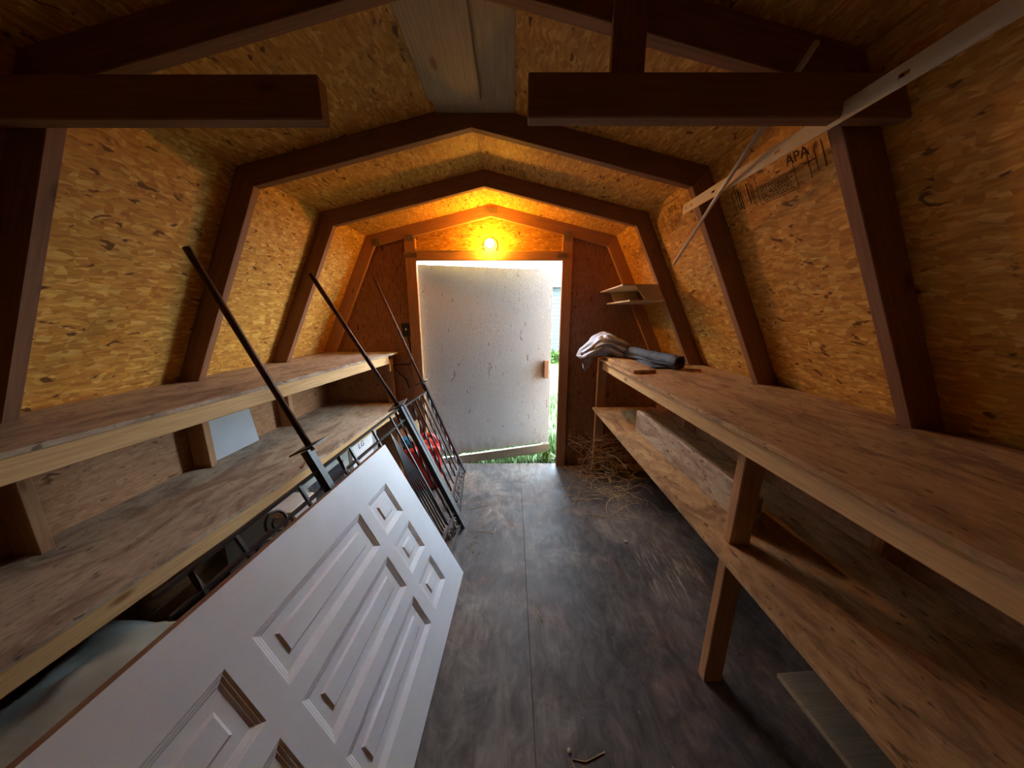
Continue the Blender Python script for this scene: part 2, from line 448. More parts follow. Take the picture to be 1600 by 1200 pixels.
# cut collar ties with a short hanger on the frame just overhead
yc = RY[2] - 0.019
prism('hanger_post', [(0.232, yc, 1.84), (0.310, yc, 1.84), (0.310, yc, 2.10), (0.232, yc, 2.12)], (0, -0.02, 0), 'rafter', (0, 0, 1), ceiling, 0.002)
beam('collar_tie', (0.037, yc - 0.039, 1.872), (0.96, yc - 0.039, 1.872), 0.038, 0.089, 'rafter', parent=ceiling)
beam('collar_tie', (-1.30, yc - 0.039, 1.868), (-0.437, yc - 0.039, 1.868), 0.038, 0.089, 'rafter', parent=ceiling)
# flat ridge boards between the frames
beam('ridge_board', (-0.150, RY[3] + 0.03, 2.196), (-0.150, RY[1] - 0.025, 2.196), 0.32, 0.014, 'grey_board', parent=ceiling)
beam('ridge_board', (-0.215, RY[2] + 0.03, 2.178), (-0.217, 1.39, 2.178), 0.20, 0.018, 'grey_board', parent=ceiling)

for side, s, xw in (('left', -1, WL), ('right', 1, WR)):
    w = tag(empty('wall_' + side, (xw, 0.9, 0)), kind='structure', label='low strand board side wall under the shelves on the ' + side)
    for ya, yb in ((1.532, Y1 + 0.012), (0.312, 1.528), (Y0, 0.308)):
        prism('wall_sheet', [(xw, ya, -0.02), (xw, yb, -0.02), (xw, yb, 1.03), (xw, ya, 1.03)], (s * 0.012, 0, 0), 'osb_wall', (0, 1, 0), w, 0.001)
    prism('wall_light_seal', [(xw + s * 0.013, Y0 - 0.03, -0.12), (xw + s * 0.013, Y1 + 0.025, -0.12), (xw + s * 0.013, Y1 + 0.025, 1.03), (xw + s * 0.013, Y0 - 0.03, 1.03)], (s * 0.012, 0, 0), 'siding', (0, 1, 0), w, 0)  # unseen skin added outside to close wall joints against light
    for y in RY:
        beam('stud', (xw - s * 0.045, y, 0.04), (xw - s * 0.045, y, 0.985), 0.038, 0.089, 'stud', up=(1, 0, 0), parent=w)
    beam('bottom_plate', (xw - s * 0.045, Y0, 0.02), (xw - s * 0.045, Y1, 0.02), 0.089, 0.038, 'stud', parent=w)

# rear gable behind the camera
wr = tag(empty('wall_rear', (RX, Y0, 0)), kind='structure', label='rear gable wall of strand board')
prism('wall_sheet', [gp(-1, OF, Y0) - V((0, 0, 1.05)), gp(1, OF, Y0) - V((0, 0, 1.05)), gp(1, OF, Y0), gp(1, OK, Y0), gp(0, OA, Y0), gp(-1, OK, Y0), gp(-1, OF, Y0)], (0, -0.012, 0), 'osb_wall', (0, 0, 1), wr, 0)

# far wall with the doorway
wb = tag(empty('wall_back', (RX, Y1, 0)), kind='structure', label='reddish brown gable wall around the shed doorway')
DX0, DX1, DZ = -0.780, 0.410, 1.812
def rz(x):
    h = abs(x - RX)
    return OA[1] + (OK[1] - OA[1]) * h / OK[0] if h <= OK[0] else OK[1] + (OF[1] - OK[1]) * (h - OK[0]) / (OF[0] - OK[0])
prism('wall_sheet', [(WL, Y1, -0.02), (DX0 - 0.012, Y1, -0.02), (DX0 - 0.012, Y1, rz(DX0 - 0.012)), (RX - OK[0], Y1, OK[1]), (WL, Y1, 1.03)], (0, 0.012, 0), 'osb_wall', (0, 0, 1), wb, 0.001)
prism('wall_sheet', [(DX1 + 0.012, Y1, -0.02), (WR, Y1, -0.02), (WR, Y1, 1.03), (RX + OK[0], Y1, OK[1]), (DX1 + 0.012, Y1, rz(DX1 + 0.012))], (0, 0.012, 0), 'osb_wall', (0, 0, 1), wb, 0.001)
prism('wall_sheet', [(DX0 - 0.009, Y1, DZ + 0.01), (DX1 + 0.009, Y1, DZ + 0.01), (DX1 + 0.009, Y1, rz(DX1 + 0.009)), (RX, Y1, OA[1]), (DX0 - 0.009, Y1, rz(DX0 - 0.009))], (0, 0.012, 0), 'osb', (1, 0, 0), wb, 0.001)
ya = Y1 - 0.039
for s in (-1, 1):
    prism('rafter', [gp(s, IA, ya), gp(s, IK, ya), gp(s, OK, ya), gp(s, OA, ya)], (0, 0.038, 0), 'stud', gp(s, IK, ya) - gp(s, IA, ya), wb, 0.002)
    prism('rafter', [gp(s, IK, ya), gp(s, IF, ya), gp(s, OF, ya), gp(s, OK, ya)], (0, 0.038, 0), 'stud', gp(s, IF, ya) - gp(s, IK, ya), wb, 0.002)
beam('stud', (DX0 - 0.0445, Y1 - 0.02, 0.0), (DX0 - 0.0445, Y1 - 0.02, 1.985), 0.089, 0.038, 'stud', up=(0, 1, 0), parent=wb)
beam('stud', (DX1 + 0.0405, Y1 - 0.02, 0.0), (DX1 + 0.0405, Y1 - 0.02, 2.005), 0.081, 0.038, 'stud', up=(0, 1, 0), parent=wb)
beam('header', (DX0 + 0.001, Y1 - 0.02, DZ + 0.037), (DX1 - 0.001, Y1 - 0.02, DZ + 0.037), 0.038, 0.074, 'stud', parent=wb)
# pressed steel nail plates on the joints
for x, z, w_, h_ in ((RX, 2.185, 0.10, 0.045), (DX0 - 0.04, 1.852, 0.10, 0.035), (DX0 - 0.045, 1.985, 0.06, 0.05), (DX1 + 0.035, 1.995, 0.045, 0.075), (DX1 + 0.0, 1.85, 0.085, 0.035), (RX - 0.93, 1.95, 0.07, 0.055)):
    bm = bmesh.new(); bm_box(bm, w_, 0.0016, h_)
    nx = int(w_ / 0.014)
    for i in range(nx):
        for j in range(3):
            bm_box(bm, 0.004, 0.003, h_ * 0.22, Matrix.Translation(((i + 0.5) * w_ / nx - w_ / 2, -0.0015, (j - 1) * h_ * 0.32)))
    from_bm('nail_plate', bm, 'galv', wb, Matrix.Translation((x, ya - 0.001, z)))
# bent hook on the right hand stud
tube('coat_hook', [(0.470, ya + 0.002, 1.752), (0.470, ya - 0.012, 1.752), (0.468, ya - 0.016, 1.742), (0.455, ya - 0.018, 1.730), (0.438, ya - 0.02, 1.730), (0.430, ya - 0.02, 1.745)], 0.0028, 'metal', wb, 6)

# ---------------------------------------------------------------- the shed's own door, pushed open outwards
d1 = tag(empty('door_1', (-0.770, 2.80, 0)), kind='structure', label='white painted strand board shed door pushed partly open')
HX, HY, EX, EY = -0.796, 2.815, 0.382, 3.10
dx = V((EX - HX, EY - HY, 0)); DWID = dx.length; dx.normalize(); dn = V((dx.y, -dx.x, 0))   # dn points into the shed
def dp(u, z, o=0.0): return V((HX, HY, 0)) + dx * u + V((0, 0, z)) + dn * o
prism('door_panel', [dp(0, 0.045), dp(DWID, 0.088), dp(DWID, 1.790), dp(0, 1.796)], -dn * 0.012, 'painted_osb', dx, d1, 0.001)
for z in (1.70,):
    pass
prism('bottom_rail', [dp(0.0, -0.055, -0.013), dp(DWID, -0.020, -0.013), dp(DWID, 0.073, -0.013), dp(0.0, 0.026, -0.013)], -dn * -0.036, 'rail_wood', dx, d1, 0.002)
prism('edge_stile', [dp(DWID - 0.07, -0.02, -0.014), dp(DWID - 0.005, -0.02, -0.014), dp(DWID - 0.005, 1.78, -0.014), dp(DWID - 0.07, 1.78, -0.014)], -dn * 0.03, 'white', (0, 0, 1), d1, 0.002)
prism('edge_stile', [dp(0.01, -0.02, -0.014), dp(0.075, -0.02, -0.014), dp(0.075, 1.78, -0.014), dp(0.01, 1.78, -0.014)], -dn * 0.03, 'white', (0, 0, 1), d1, 0.002)
beam('handle_block', dp(DWID - 0.055, 0.770, 0.02), dp(DWID - 0.055, 0.945, 0.02), 0.045, 0.038, 'brown_dark', up=dn, parent=d1)
for z in (0.35, 1.5):
    beam('hinge', dp(-0.018, z, -0.016), dp(0.16, z, -0.045), 0.035, 0.004, 'metal', up=dn, parent=d1, bev=0.001)

# ---------------------------------------------------------------- shelves on the left
def notched(front, back, s, ys, z, t, mat, name, parent, inner):
    """top board from front polyline to the boarding, notched round the timbers; s=-1 left, 1 right"""
    (fx0, fy0), (fx1, fy1) = front           # far end first
    pts = [(fx0, fy0), (back, fy0)]
    for y in sorted(ys, reverse=True):
        if fy1 < y - 0.021 and y + 0.021 < fy0:
            pts += [(back, y + 0.021), (inner, y + 0.021), (inner, y - 0.021), (back, y - 0.021)]
    pts += [(back, fy1), (fx1, fy1)]
    return prism(name, [(x, y, z - t) for x, y in pts], (0, 0, t), mat, (0, 1, 0), parent, 0.001)

upL = empty('wall_shelf', (-1.3, 1.3, 1.05), 'upper plywood shelf with pale fascia along the left wall', 'shelf', 'left wall shelves')
UZ = 1.066
notched(((-0.995, 2.755), (-1.275, 0.0)), RX - 1.457, -1, RY, UZ, 0.015, 'left_ply', 'shelf_top', upL, RX - 1.352)
beam('fascia', (-1.035, 2.60, UZ - 0.049), (-1.298, 0.0, UZ - 0.049), 0.034, 0.066, 'pale', parent=upL)
beam('end_cleat', (-1.06, 2.70, UZ - 0.055), (-1.06, 2.70, UZ - 0.16), 0.03, 0.045, 'pale', up=(0, 1, 0), parent=upL)
loL = empty('wall_shelf', (-1.3, 1.3, 0.6), 'lower plywood shelf behind the iron railings along the left wall', 'shelf', 'left wall shelves')
LZ = 0.61
notched(((-0.975, 2.755), (-1.195, 0.0)), WL + 0.002, -1, RY, LZ, 0.015, 'left_ply', 'shelf_top', loL, WL + 0.092)
beam('fascia', (-1.005, 2.66, LZ - 0.046), (-1.215, 0.0, LZ - 0.046), 0.034, 0.062, 'pale', parent=loL)
for y in (2.735, 0.3):
    xx = -1.04 if y > 1 else -1.20
    beam('leg', (xx - 0.03, y - 0.0, 0.0), (xx - 0.03, y, LZ - 0.016), 0.06, 0.036, 'stud', up=(0, 1, 0), parent=loL)
    beam('support_post', (xx - 0.03, y - 0.0, LZ), (xx - 0.03, y, UZ - 0.016), 0.06, 0.036, 'stud', up=(0, 1, 0), parent=loL if False else upL)

# ---------------------------------------------------------------- workbench on the right
wbn = empty('workbench', (0.95, 1.0, 0), 'long plywood workbench with lower shelf along the right wall', 'workbench')
BZ = 1.05
notched(((0.680, 2.44), (0.680, -0.55)), RX + 1.457, 1, RY, BZ, 0.016, 'bench_ply', 'bench_top', wbn, RX + 1.352)
beam('fascia', (0.716, 2.42, BZ - 0.049), (0.716, -0.55, BZ - 0.049), 0.034, 0.066, 'pale', parent=wbn)
SZ = 0.61
prism('lower_shelf', [(0.688, 2.605, SZ - 0.018), (WR - 0.10, 2.605, SZ - 0.018), (WR - 0.10, -0.55, SZ - 0.018), (0.688, -0.55, SZ - 0.018)], (0, 0, 0.018), 'bench_ply', (0, 1, 0), wbn, 0.001)
for y, (xb, xt) in ((0.965, (0.737, 0.757)), (2.63, (0.722, 0.722)), (-0.30, (0.737, 0.745))):
    beam('leg', (xb + 0.035, y, 0.0), (xt + 0.035, y, BZ - 0.017), 0.070, 0.038, 'stud', up=(0, 1, 0), parent=wbn)
beam('cross_bearer', (0.74, 0.925, SZ - 0.05), (1.25, 0.925, SZ - 0.05), 0.034, 0.06, 'stud', parent=wbn)
beam('cross_bearer', (0.74, 2.59, SZ - 0.05), (1.20, 2.59, SZ - 0.05), 0.034, 0.06, 'stud', parent=wbn)

# ---------------------------------------------------------------- panelled door leaning in the foreground
A = V((-0.265, 1.471, 0.006)); Ld = V((-0.049, -0.999, 0.015)).normalized()
Vd = V((-0.456, 0.036, 0.889)); Vd = (Vd - Ld * Vd.dot(Ld)).normalized(); Nd = Vd.cross(Ld)
if Nd.x < 0: Nd = -Nd
pd = empty('panelled_door', A, 'white nine panel door lying on its long edge against the railings', 'door')
md = Matrix((Ld, Vd, Nd)).transposed().to_4x4(); md.translation = A
DL, DW, DT = 2.03, 0.828, 0.050
UROWS = [(0.158, 0.330), (0.392, 0.887), (0.957, 1.80)]
VROWS = [(0.120, 0.270), (0.321, 0.475), (0.528, 0.688)]
def door_face():
    """front skin with nine recessed, raised-field panels as one continuous surface"""
    bm = bmesh.new()
    us = sorted({0.0, DL, *[u for r in UROWS for u in r]}); vs = sorted({0.0, DW, *[v for r in VROWS for v in r]})
    cache = {}
    def vv(u, v, z):
        k = (round(u, 5), round(v, 5), round(z, 5))
        if k not in cache: cache[k] = bm.verts.new((u, v, z))
        return cache[k]
    for ua, ub in zip(us, us[1:]):
        for va, vb in zip(vs, vs[1:]):
            if (ua, ub) in UROWS and (va, vb) in VROWS:
                # stepped moulding down, flat, then up to the raised field
                prof = [(0.0, 0.0), (0.0055, -0.0032), (0.0075, -0.0032), (0.013, -0.0066), (0.015, -0.0066), (0.0205, -0.0100), (0.046, -0.0100), (0.053, -0.0050)]
                for (o1, z1), (o2, z2) in zip(prof, prof[1:]):
                    r1 = [(ua + o1, va + o1), (ub - o1, va + o1), (ub - o1, vb - o1), (ua + o1, vb - o1)]
                    r2 = [(ua + o2, va + o2), (ub - o2, va + o2), (ub - o2, vb - o2), (ua + o2, vb - o2)]
                    for i in range(4):
                        j = (i + 1) % 4
                        bm.faces.new((vv(*r1[i], z1), vv(*r1[j], z1), vv(*r2[j], z2), vv(*r2[i], z2)))
                o, z = prof[-1]
                bm.faces.new((vv(ua + o, va + o, z), vv(ub - o, va + o, z), vv(ub - o, vb - o, z), vv(ua + o, vb - o, z)))
            else:
                bm.faces.new((vv(ua, va, 0), vv(ub, va, 0), vv(ub, vb, 0), vv(ua, vb, 0)))
    # sides and back
    corners = [(0, 0), (DL, 0), (DL, DW), (0, DW)]
    bk = [vv(u, v, -0.006) for u, v in corners]
    return bm, vv
bm, vv = door_face()
edge = [e for e in bm.edges if e.is_boundary]
ex = bmesh.ops.extrude_edge_only(bm, edges=edge)
for v in [g for g in ex['geom'] if isinstance(g, bmesh.types.BMVert)]: v.co.z = -0.004
bmesh.ops.delete(bm, geom=[v for v in bm.verts if not v.link_faces], context='VERTS')
skin = from_bm('moulded_face', bm, 'white_door', pd, md)
# make sure the face looks out
box('door_core', (DL - 0.002, DW - 0.002, DT - 0.018), 'raw_edge', parent=pd, bev=0.001, mtx=md @ Matrix.Translation((DL / 2, DW / 2, -0.0155 - (DT - 0.018) / 2)))
for (u0, v0, su, sv) in ((DL / 2, 0.018, DL - 0.002, 0.036), (DL / 2, DW - 0.018, DL - 0.002, 0.036), (0.03, DW / 2, 0.058, DW - 0.074), (DL - 0.03, DW / 2, 0.058, DW - 0.074)):
    mt = 'raw_edge' if v0 > 0.5 else 'white_door'
    box('edge_strip', (su, sv, 0.0118), mt, parent=pd, bev=0.0005, mtx=md @ Matrix.Translation((u0, v0, -0.0098)))
box('latch_plate', (0.055, 0.003, 0.024), 'white_metal', parent=pd, bev=0.0008, mtx=md @ Matrix.Translation((0.26, -0.0005, -0.015)))

# ---------------------------------------------------------------- wrought iron railings
def railing(P, posts, rails, bars, fans, bot, label, n_posts_h, rods):
    root = empty('iron_railing', P(posts[0][0], 0), label, 'railing', 'leaning iron railings')
    for u, v0, v1 in posts:
        tube('post', [P(u, v0), P(u, v1)], 0.021, 'iron', root, 4, smooth=False)
    for (ua, va), (ub, vb) in rails:
        tube('rail', [P(ua, va), P(ub, vb)], 0.0075, 'iron', root, 4, smooth=False)
    for u, va, vb, tw, du in bars:
        if tw:
            n = 22; pts = [P(u + du * (i / n), va + (vb - va) * i / n) for i in range(n + 1)]
            o = tube('twisted_bar', pts, 0.0082, 'iron', root, 4, smooth=False, twist=0.55)
        else:
            tube('bar', [P(u, va), P(u + du, vb)], 0.0072, 'iron', root, 4, smooth=False)
    for u, v, span, vb in fans:
        for k in range(7):
            f = (k - 3) / 3.0
            pts = [P(u, v), P(u + f * span * 0.35, v + (vb - v) * 0.25), P(u + f * span * 0.9, v + (vb - v) * 0.62), P(u + f * span, vb)]
            tube('fan_bar', pts, 0.005, 'iron', root, 6)
    for u, v, rr, sg in bot:
        pts = []
        for i in range(22):
            a = i / 21 * math.pi * 2.6; r = rr * (1 - 0.7 * i / 21)
            pts.append(P(u + sg * r * math.cos(a), v + r * math.sin(a)))
        tube('scroll', pts, 0.0045, 'iron', root, 6)
    for (fl, tip) in rods:
        fl, tip = V(fl), V(tip); d = (tip - fl).normalized()
        o = tube('ground_spike', [fl - d * 0.02, tip], 0.0115, 'rust', root, 10)
        m = frame(fl - d * 0.003, fl + d * 0.003, (0, 1, 0))
        box('base_plate', (0.006, 0.10, 0.10), 'iron', parent=o, bev=0.001, mtx=m)
    return root

# far section
o2 = V((-0.325, 1.861, 0.0)); dd = V((0.091, -0.723, 0.0)).normalized()
n0 = V((-1, 0, 0)); n0 = (n0 - dd * n0.dot(dd)).normalized()
vf = n0 * math.sin(0.40) + V((0, 0, 1)) * math.cos(0.40)
def PF(u, v): return o2 + dd * u + vf * v
bars = []
for i, u in enumerate((-0.665, -0.535, -0.405, -0.275, -0.145)):
    bars.append((u, 0.125 + 0.13 * (u + 0.73), 0.895 + 0.115 * (u - 0.12), i % 2 == 0, -0.12))
scr = [(-0.68 + 0.105 * i, 0.058 + 0.12 * (-0.68 + 0.105 * i + 0.73) * 0.85, 0.036, 1 if i % 2 else -1) for i in range(7)]
rl2 = railing(PF, [(-0.735, 0.012, 0.10), (-0.03, 0.012, 0.16)],
        [((-0.865, 0.796), (-0.05, 0.893)), ((-0.750, 0.100), (-0.02, 0.180)), ((-0.735, 0.018), (-0.02, 0.060))],
        bars, [], scr, 'far section of black iron railing beside the red fuel can', 0, [((-0.758, 2.62, 0.826), (-1.088, 2.615, 1.672))])
tube('post', [PF(-0.735, 0.10), PF(-0.873, 0.90)], 0.021, 'iron', rl2, 4, smooth=False)
tube('post', [PF(-0.03, 0.16), PF(-0.085, 0.90)], 0.021, 'iron', rl2, 4, smooth=False)
# near section
A2 = V((-0.320, 1.835, 0.012)); B2 = V((-0.677, 1.835, 0.835)); C2 = V((-0.732, 1.115, 0.808))
E2 = (C2 - B2).normalized(); V2 = (B2 - A2).normalized()
def PN(u, v): return A2 + E2 * u + V2 * v
bars = []
LEN = 1.27
for u, tw in ((0.07, True), (0.14, False), (0.335, False), (0.535, False), (0.62, True), (0.84, False), (1.08, False), (1.2, True)):
    bars.append((u, 0.14, 0.895, tw, 0))
scr = [(0.06 + 0.115 * i, 0.085, 0.038, 1 if i % 2 else -1) for i in range(12)]
railing(PN, [(0.0, 0.0, 0.93), (0.735, 0.035, 0.985)],
        [((0.0, 0.897), (LEN, 0.897)), ((0.0, 0.822), (LEN, 0.838)), ((0.0, 0.135), (LEN, 0.135)), ((0.0, 0.04), (LEN, 0.055))],
        bars, [(0.215, 0.825, 0.085, 0.16), (0.92, 0.835, 0.10, 0.16)], scr + [(0.965, 0.845, 0.042, 1), (1.04, 0.79, 0.045, -1)],
        'near section of black iron railing standing behind the white panelled door', 0,
        [((-0.763, 1.115, 0.900), (-1.075, 1.118, 1.60)), ((-0.685, 1.829, 0.853), (-1.030, 1.70, 1.588))])

# ---------------------------------------------------------------- red fuel can
def rounded_block(name, w, d, h, mat, parent, mtx, taper=0.9, bev=0.035, seg=3):
    bm = bmesh.new(); bm_box(bm, w, d, h)
    for v in bm.verts:
        if v.co.z > 0: v.co.x *= taper; v.co.y *= taper
    bmesh.ops.bevel(bm, geom=bm.edges[:], offset=bev, segments=seg, affect='EDGES', profile=0.6)
    return from_bm(name, bm, mat, parent, mtx, True)
can_loc = V((-0.735, 2.40, 0.0))
can = empty('fuel_can', can_loc, 'red plastic fuel can with blue cap behind the far railing', 'fuel can')
cm = Matrix.Translation(can_loc) @ Matrix.Rotation(0.35, 4, 'Z')
rounded_block('can_body', 0.31, 0.22, 0.36, 'red', can, cm @ Matrix.Translation((0, 0, 0.18)))
tube('handle', [cm @ V(p) for p in ((-0.02, 0, 0.335), (-0.01, 0, 0.40), (0.03, 0, 0.435), (0.08, 0, 0.425), (0.115, 0, 0.385), (0.13, 0, 0.31))], 0.021, 'red', can, 10)
sp = cm @ Matrix.Translation((-0.09, -0.02, 0.345)) @ Matrix.Rotation(-0.35, 4, 'Y')
spc = lathe('spout_collar', [(0, -0.02), (0.043, -0.02), (0.046, 0.0), (0.046, 0.035), (0.034, 0.045), (0, 0.045)], 'black', can, sp)
lathe('cap', [(0, 0.04), (0.036, 0.04), (0.040, 0.048), (0.040, 0.085), (0.033, 0.097), (0, 0.099)], 'blue', spc, sp)
# ribs moulded into the can's broad side
for k in (-1, 0, 1):
    box('side_rib', (0.016, 0.012, 0.24), 'red', parent=can, bev=0.004, mtx=cm @ Matrix.Translation((0.075 * k, -0.106, 0.17)) @ Matrix.Rotation(0.06, 4, 'X'))

# cardboard offcut behind the can
cb = empty('cardboard_offcut', (-0.93, 2.53, 0), 'bent tan cardboard offcut standing behind the fuel can', 'cardboard')
for a, b, w_, mz in (((-0.95, 2.50), (-0.86, 2.54), 0.46, 0.5), ((-0.86, 2.54), (-0.80, 2.62), 0.50, 0.5)):
    prism('flap', [(a[0], a[1], 0.001), (b[0], b[1], 0.001), (b[0] - 0.02, b[1] + 0.02, w_), (a[0] - 0.02, a[1] + 0.02, w_ * 0.93)], V((b[1] - a[1], a[0] - b[0], 0)).normalized() * 0.006, 'card', (0, 0, 1), cb, 0.001)

# ---------------------------------------------------------------- things under the left shelf
lg = empty('appliance_carton', (-1.20, 2.14, 0), 'white box marked LG in black under the lower left shelf', 'box')
mb = Matrix.Translation((-1.20, 2.14, 0.28)) @ Matrix.Rotation(-0.12, 4, 'Z')
box('carton_body', (0.30, 0.33, 0.56), 'white', parent=lg, bev=0.012, mtx=mb)
text_mesh('lettering', 'LG', 0.056, 'black', lg, mb @ Matrix.Translation((0.1505, -0.045, 0.212)) @ Matrix(((0, 0, 1, 0), (1, 0, 0, 0), (0, 1, 0, 0), (0, 0, 0, 1))) @ Matrix.Rotation(0.1, 4, 'Z'), 0.0006)
box('tape_strip', (0.001, 0.05, 0.555), 'tub', parent=lg, bev=0, mtx=mb @ Matrix.Translation((0.1508, 0.12, 0)))
cb2 = tube('power_cord', [(-1.03, 2.05, 0.30), (-0.99, 2.02, 0.36), (-0.97, 2.05, 0.43), (-0.985, 2.10, 0.42), (-0.98, 2.11, 0.33), (-1.0, 2.09, 0.22), (-1.0, 2.08, 0.10), (-0.99, 2.05, 0.008), (-0.95, 1.95, 0.008)], 0.006, 'white', None, 8)
tag(cb2, 'looped white power cord hanging beside the LG box', 'cord')

sb = empty('box_fan', (-1.17, 1.73, 0), 'grey box fan with dark mesh grille next to the LG box', 'fan')
mf = Matrix.Translation((-1.17, 1.715, 0.27)) @ Matrix.Rotation(-0.03, 4, 'Z')
bm = bmesh.new()
for sy, sz, w_, h_ in ((0, 0.235, 0.46, 0.06), (0, -0.235, 0.46, 0.06), (0.2, 0, 0.06, 0.46), (-0.2, 0, 0.06, 0.46)):
    bm_box(bm, 0.16, w_, h_, Matrix.Translation((0, sy, sz)))
from_bm('fan_housing', bm, 'tub', sb, mf)
bm = bmesh.new()
for k in range(-14, 15):
    bm_box(bm, 0.004, 0.003, 0.42, Matrix.Translation((0.075, k * 0.0125, 0)))
    bm_box(bm, 0.004, 0.36, 0.003, Matrix.Translation((0.079, 0, k * 0.0145)))
from_bm('grille', bm, 'mesh_grille', sb, mf)
bm = bmesh.new()
for k in range(5):
    r = Matrix.Rotation(k * 2 * math.pi / 5, 4, 'X')
    bm_box(bm, 0.006, 0.09, 0.11, r @ Matrix.Translation((0.02, 0.02, 0.10)) @ Matrix.Rotation(0.5, 4, 'Z'))
bm_box(bm, 0.05, 0.07, 0.07, Matrix.Translation((0.0, 0, 0)))
from_bm('fan_blades', bm, 'black', sb, mf)

ap = empty('window_air_conditioner', (-1.20, 1.27, 0), 'white slatted air conditioner end sticking out near the grey plastic sheet', 'appliance')
ma = Matrix.Translation((-1.17, 1.368, 0.25)) @ Matrix.Rotation(0.04, 4, 'Z')
box('casing', (0.34, 0.20, 0.50), 'white', parent=ap, bev=0.015, mtx=ma)
for k in range(14):
    box('vent_slat', (0.006, 0.12, 0.008), 'mesh_grille', parent=ap, bev=0.001, mtx=ma @ Matrix.Translation((0.1715, 0.05, 0.19 - k * 0.025)))

def crumple(name, w, d, h, mat, loc, rotz, amp, label, cat, seed, nx=30, ny=26, subdiv=0):
    """a thick sheet thrown over a heap: closed top and underside"""
    bm = bmesh.new(); top, botv = [], []
    for i in range(nx + 1):
        r1, r2 = [], []
        for j in range(ny + 1):
            x = (i / nx - 0.5) * w; y = (j / ny - 0.5) * d
            e = max(abs(i / nx - 0.5), abs(j / ny - 0.5)) * 2
            z = h * (1 - e ** 3.0) + amp * (noise.noise(V((x * 9, y * 9, seed))) + 0.6 * abs(noise.noise(V((x * 21, y * 17, seed + 4)))))
            z = max(z, 0.006)
            r1.append(bm.verts.new((x + amp * 0.5 * noise.noise(V((x * 8, y * 8, seed + 9))), y, z))); r2.append(bm.verts.new((x, y, z - 0.004)))
        top.append(r1); botv.append(r2)
    for i in range(nx):
        for j in range(ny):
            bm.faces.new((top[i][j], top[i + 1][j], top[i + 1][j + 1], top[i][j + 1]))
            bm.faces.new((botv[i][j], botv[i][j + 1], botv[i + 1][j + 1], botv[i + 1][j]))
    for i in range(nx):
        for j in (0, ny): bm.faces.new((top[i][j], botv[i][j], botv[i + 1][j], top[i + 1][j]))
    for j in range(ny):
        for i in (0, nx): bm.faces.new((top[i][j], top[i][j + 1], botv[i][j + 1], botv[i][j]))
    o = from_bm(name, bm, mat, None, Matrix.Translation(loc) @ Matrix.Rotation(rotz, 4, 'Z'), True)
    return tag(o, label, cat)
crumple('plastic_sheet', 0.62, 1.0, 0.42, 'tub', (-1.20, 0.60, 0.0), 0.05, 0.035, 'heap of grey green plastic sheeting under the near left shelf', 'plastic sheet', 3.3)

# white foam sheet leaning at the back of the lower left shelf
fb = prism('foam_sheet', [(-1.592, 1.875, LZ + 0.0015), (-1.592, 1.556, LZ + 0.0015), (-1.626, 1.556, LZ + 0.33), (-1.626, 1.865, LZ + 0.33)], (-0.018, 0, -0.0012), 'foam', (0, 1, 0), None, 0.002)
tag(fb, 'white foam sheet leaning at the back of the lower left shelf', 'foam sheet')

# ---------------------------------------------------------------- lamp, switch and cables on the far wall
lamp = empty('bare_bulb_lamp', (RX - 0.008, ya, 1.93), 'glowing bare bulb in a round holder above the doorway', 'lamp')
ml = Matrix.Translation((RX - 0.008, Y1 - 0.001, 1.932)) @ Matrix.Rotation(math.pi / 2, 4, 'X')
lathe('lamp_holder', [(0, 0), (0.058, 0), (0.060, 0.006), (0.058, 0.016), (0.045, 0.024), (0.030, 0.030), (0.027, 0.052), (0.024, 0.053), (0, 0.045)], 'porcelain', lamp, ml, 24)
lathe('bulb', [(0, 0.050), (0.014, 0.050), (0.016, 0.062), (0.024, 0.078), (0.030, 0.095), (0.030, 0.108), (0.024, 0.122), (0.012, 0.130), (0, 0.132)], 'bulb', lamp, ml, 20)
tube('supply_wire', [(RX - 0.05, Y1 - 0.012, 1.925), (RX - 0.085, Y1 - 0.03, 1.915), (RX - 0.11, ya - 0.004, 1.896), (RX - 0.2, ya - 0.006, 1.891), (RX - 0.33, ya - 0.004, 1.886), (RX - 0.45, ya - 0.006, 1.892), (DX0 + 0.02, ya - 0.006, 1.897), (DX0 - 0.05, ya - 0.005, 1.888), (DX0 - 0.095, ya - 0.002, 1.865), (DX0 - 0.1, ya + 0.02, 1.83)], 0.0035, 'wire', lamp, 6)

sw = empty('light_switch', (-0.905, Y1, 1.255), 'black metal light switch left of the doorway', 'switch')
box('switch_box', (0.062, 0.030, 0.105), 'black', (-0.905, Y1 - 0.0165, 1.255), parent=sw, bev=0.004)
cpl = box('cover_plate', (0.070, 0.003, 0.112), 'black', (-0.905, Y1 - 0.033, 1.255), parent=sw, bev=0.001)
box('toggle', (0.008, 0.014, 0.016), 'white', (-0.902, Y1 - 0.040, 1.26), (0.4, 0, 0), cpl, 0.002)
cable = tube('wall_cable', [(-0.90, Y1 - 0.008, 1.20), (-0.885, Y1 - 0.008, 1.10), (-0.880, Y1 - 0.008, 0.99), (-0.90, Y1 - 0.01, 0.955), (-0.97, Y1 - 0.02, 0.958), (-1.03, Y1 - 0.06, 0.955), (-1.02, Y1 - 0.06, 0.93), (-0.99, Y1 - 0.03, 0.88), (-0.94, Y1 - 0.012, 0.82), (-0.92, Y1 - 0.01, 0.74)], 0.006, 'black', None, 8)
tag(cable, 'black cable drooping from the switch towards the left shelf end', 'cable')

